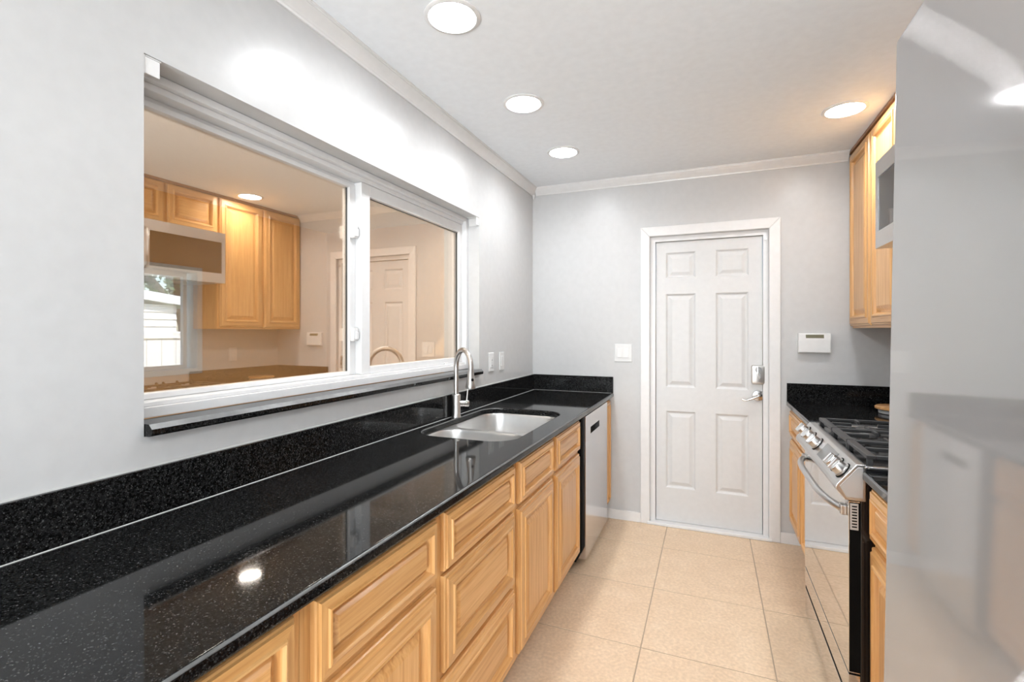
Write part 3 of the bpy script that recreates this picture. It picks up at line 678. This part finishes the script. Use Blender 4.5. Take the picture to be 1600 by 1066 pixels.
# upper cabinets
XU=.814
def upper(y0,y1,z0,label,fronts,stiles):
    t=thing('upper_cabinet',(.95,(y0+y1)/2,z0),label,'cabinet','upper cabinets on the right wall')
    carcass(t,-1,XU,XR-.002,y0,y1,z0,2.452,[(z0,z0+.03),(2.43,2.452)],stiles,kick=False)
    for nm,a,b,c,d,s in fronts: front(nm,t,-1,XU-.0005,a,b,c,d,s)
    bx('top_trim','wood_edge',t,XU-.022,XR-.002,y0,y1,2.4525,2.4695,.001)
upper(2.700,YB-.001,1.385,'tall honey wood upper cabinet in the far right corner',[('cabinet_door',3.135,3.536,1.398,2.446,1.05),('cabinet_door',2.712,3.115,1.398,2.446,1.05)],[(2.700,2.735),(3.10,3.15),(3.51,YB-.001)])
upper(1.880,2.699,MZ1+.003,'short honey wood upper cabinet above the microwave',[('cabinet_door',1.895,2.28,MZ1+.012,2.446,.9),('cabinet_door',2.305,2.69,MZ1+.012,2.446,.9)],[(1.88,1.91),(2.27,2.315),(2.67,2.699)])
# refrigerator
fr=thing('refrigerator',(.205,.355,.0),'tall stainless refrigerator close to the camera on the right','refrigerator')
FD=.205
bx('case','steel_dark',fr,FD+.065,1.05,-.095,.805,.03,1.735,.004)
for a,b in ((.357,.81),(-.10,.353)):
    d=bx('door','fridge_steel',fr,FD,FD+.06,a,b,.70,1.765,.010,segs=4,smooth=30,flat=True)
    y=.300 if a<0 else .410
    h=MB().tube([(FD+.002,y,.80),(FD-.045,y,.83),(FD-.045,y,1.55),(FD+.002,y,1.58)],.011,12).build('handle','steel',d,smooth=60) if a<0 else None
d=bx('freezer_drawer','fridge_steel',fr,FD,FD+.06,-.10,.81,.06,.69,.010,segs=4,smooth=30,flat=True)
MB().tube([(FD+.002,-.02,.60),(FD-.045,.0,.60),(FD-.045,.71,.60),(FD+.002,.73,.60)],.011,12).build('handle','steel',d,smooth=60)
for y in (-.05,.76):
    bx('hinge_cap','grey_plastic',fr,FD+.02,FD+.12,y-.03,y+.03,1.7665,1.785,.004)
for y in (-.05,.75):
    for x in (FD+.10,1.0): MB().cyl((x,y,.0),(x,y,.031),.018,n=12).build('foot','rubber',fr)
fr.rotation_euler=(0,math.radians(.94),0)
# ------------------------------------------------------------------ downlights
def downlight(x,y,label,lens='lamp_lens',group='recessed ceiling downlights'):
    t=thing('downlight',(x,y,ZC),label,'ceiling light',group)
    MB().lathe((x,y,ZC-.0005),(0,0,-1),[(.099,0),(.099,.003),(.094,.006),(.084,.007),(.080,.003),(.080,-.0)],40,cap0=False,cap1=False).build('trim_ring','trim_paint',t,smooth=40)
    if lens=='lamp_lens':
        ld=bpy.data.lights.new('downlight_beam','AREA'); ld.shape='DISK'; ld.size=.15; ld.energy=BEAM; ld.color=(.95,.975,1); ld.spread=math.radians(150)
        lo=bpy.data.objects.new('downlight_beam',ld); C.objects.link(lo); lo.parent=t; lo.location=(0,0,-.0045)
    MB().lathe((x,y,ZC-.0008),(0,0,-1),[(.080,0),(.078,.0025)],40).build('lens',lens,t)
downlight(-.835,1.487,'recessed downlight at the top of the picture above the long counter')
downlight(-.835,2.185,'middle recessed downlight of the row above the long counter')
downlight(-.835,2.870,'recessed downlight nearest the far wall above the long counter')
downlight(.621,2.847,'recessed downlight beside the tall upper cabinet on the right')
for x,y,l in ((.621,1.45,'added unseen downlight above the counter between range and refrigerator'),
   (.30,-.8,'added unseen downlight behind the camera on the right'),(-.7,-.9,'added unseen downlight behind the camera on the left'),(.30,-2.0,'rearmost added unseen downlight on the right'),(-.7,-2.1,'rearmost added unseen downlight on the left')): downlight(x,y,l)  # out-of-view lamps added to help light the kitchen
for x,y,l in ((-2.6,.45,'added unseen warm lamp in the adjoining sunroom near its left end'),(-1.9,1.0,'added unseen warm lamp in the adjoining sunroom close to the pass-through'),(-1.80,3.70,'added unseen warm lamp in the adjoining sunroom near its right wall')): downlight(x,y,l,'warm_fill_lens','added warm sunroom lamps')  # hidden lamps added so the sunroom shows warm through the glass
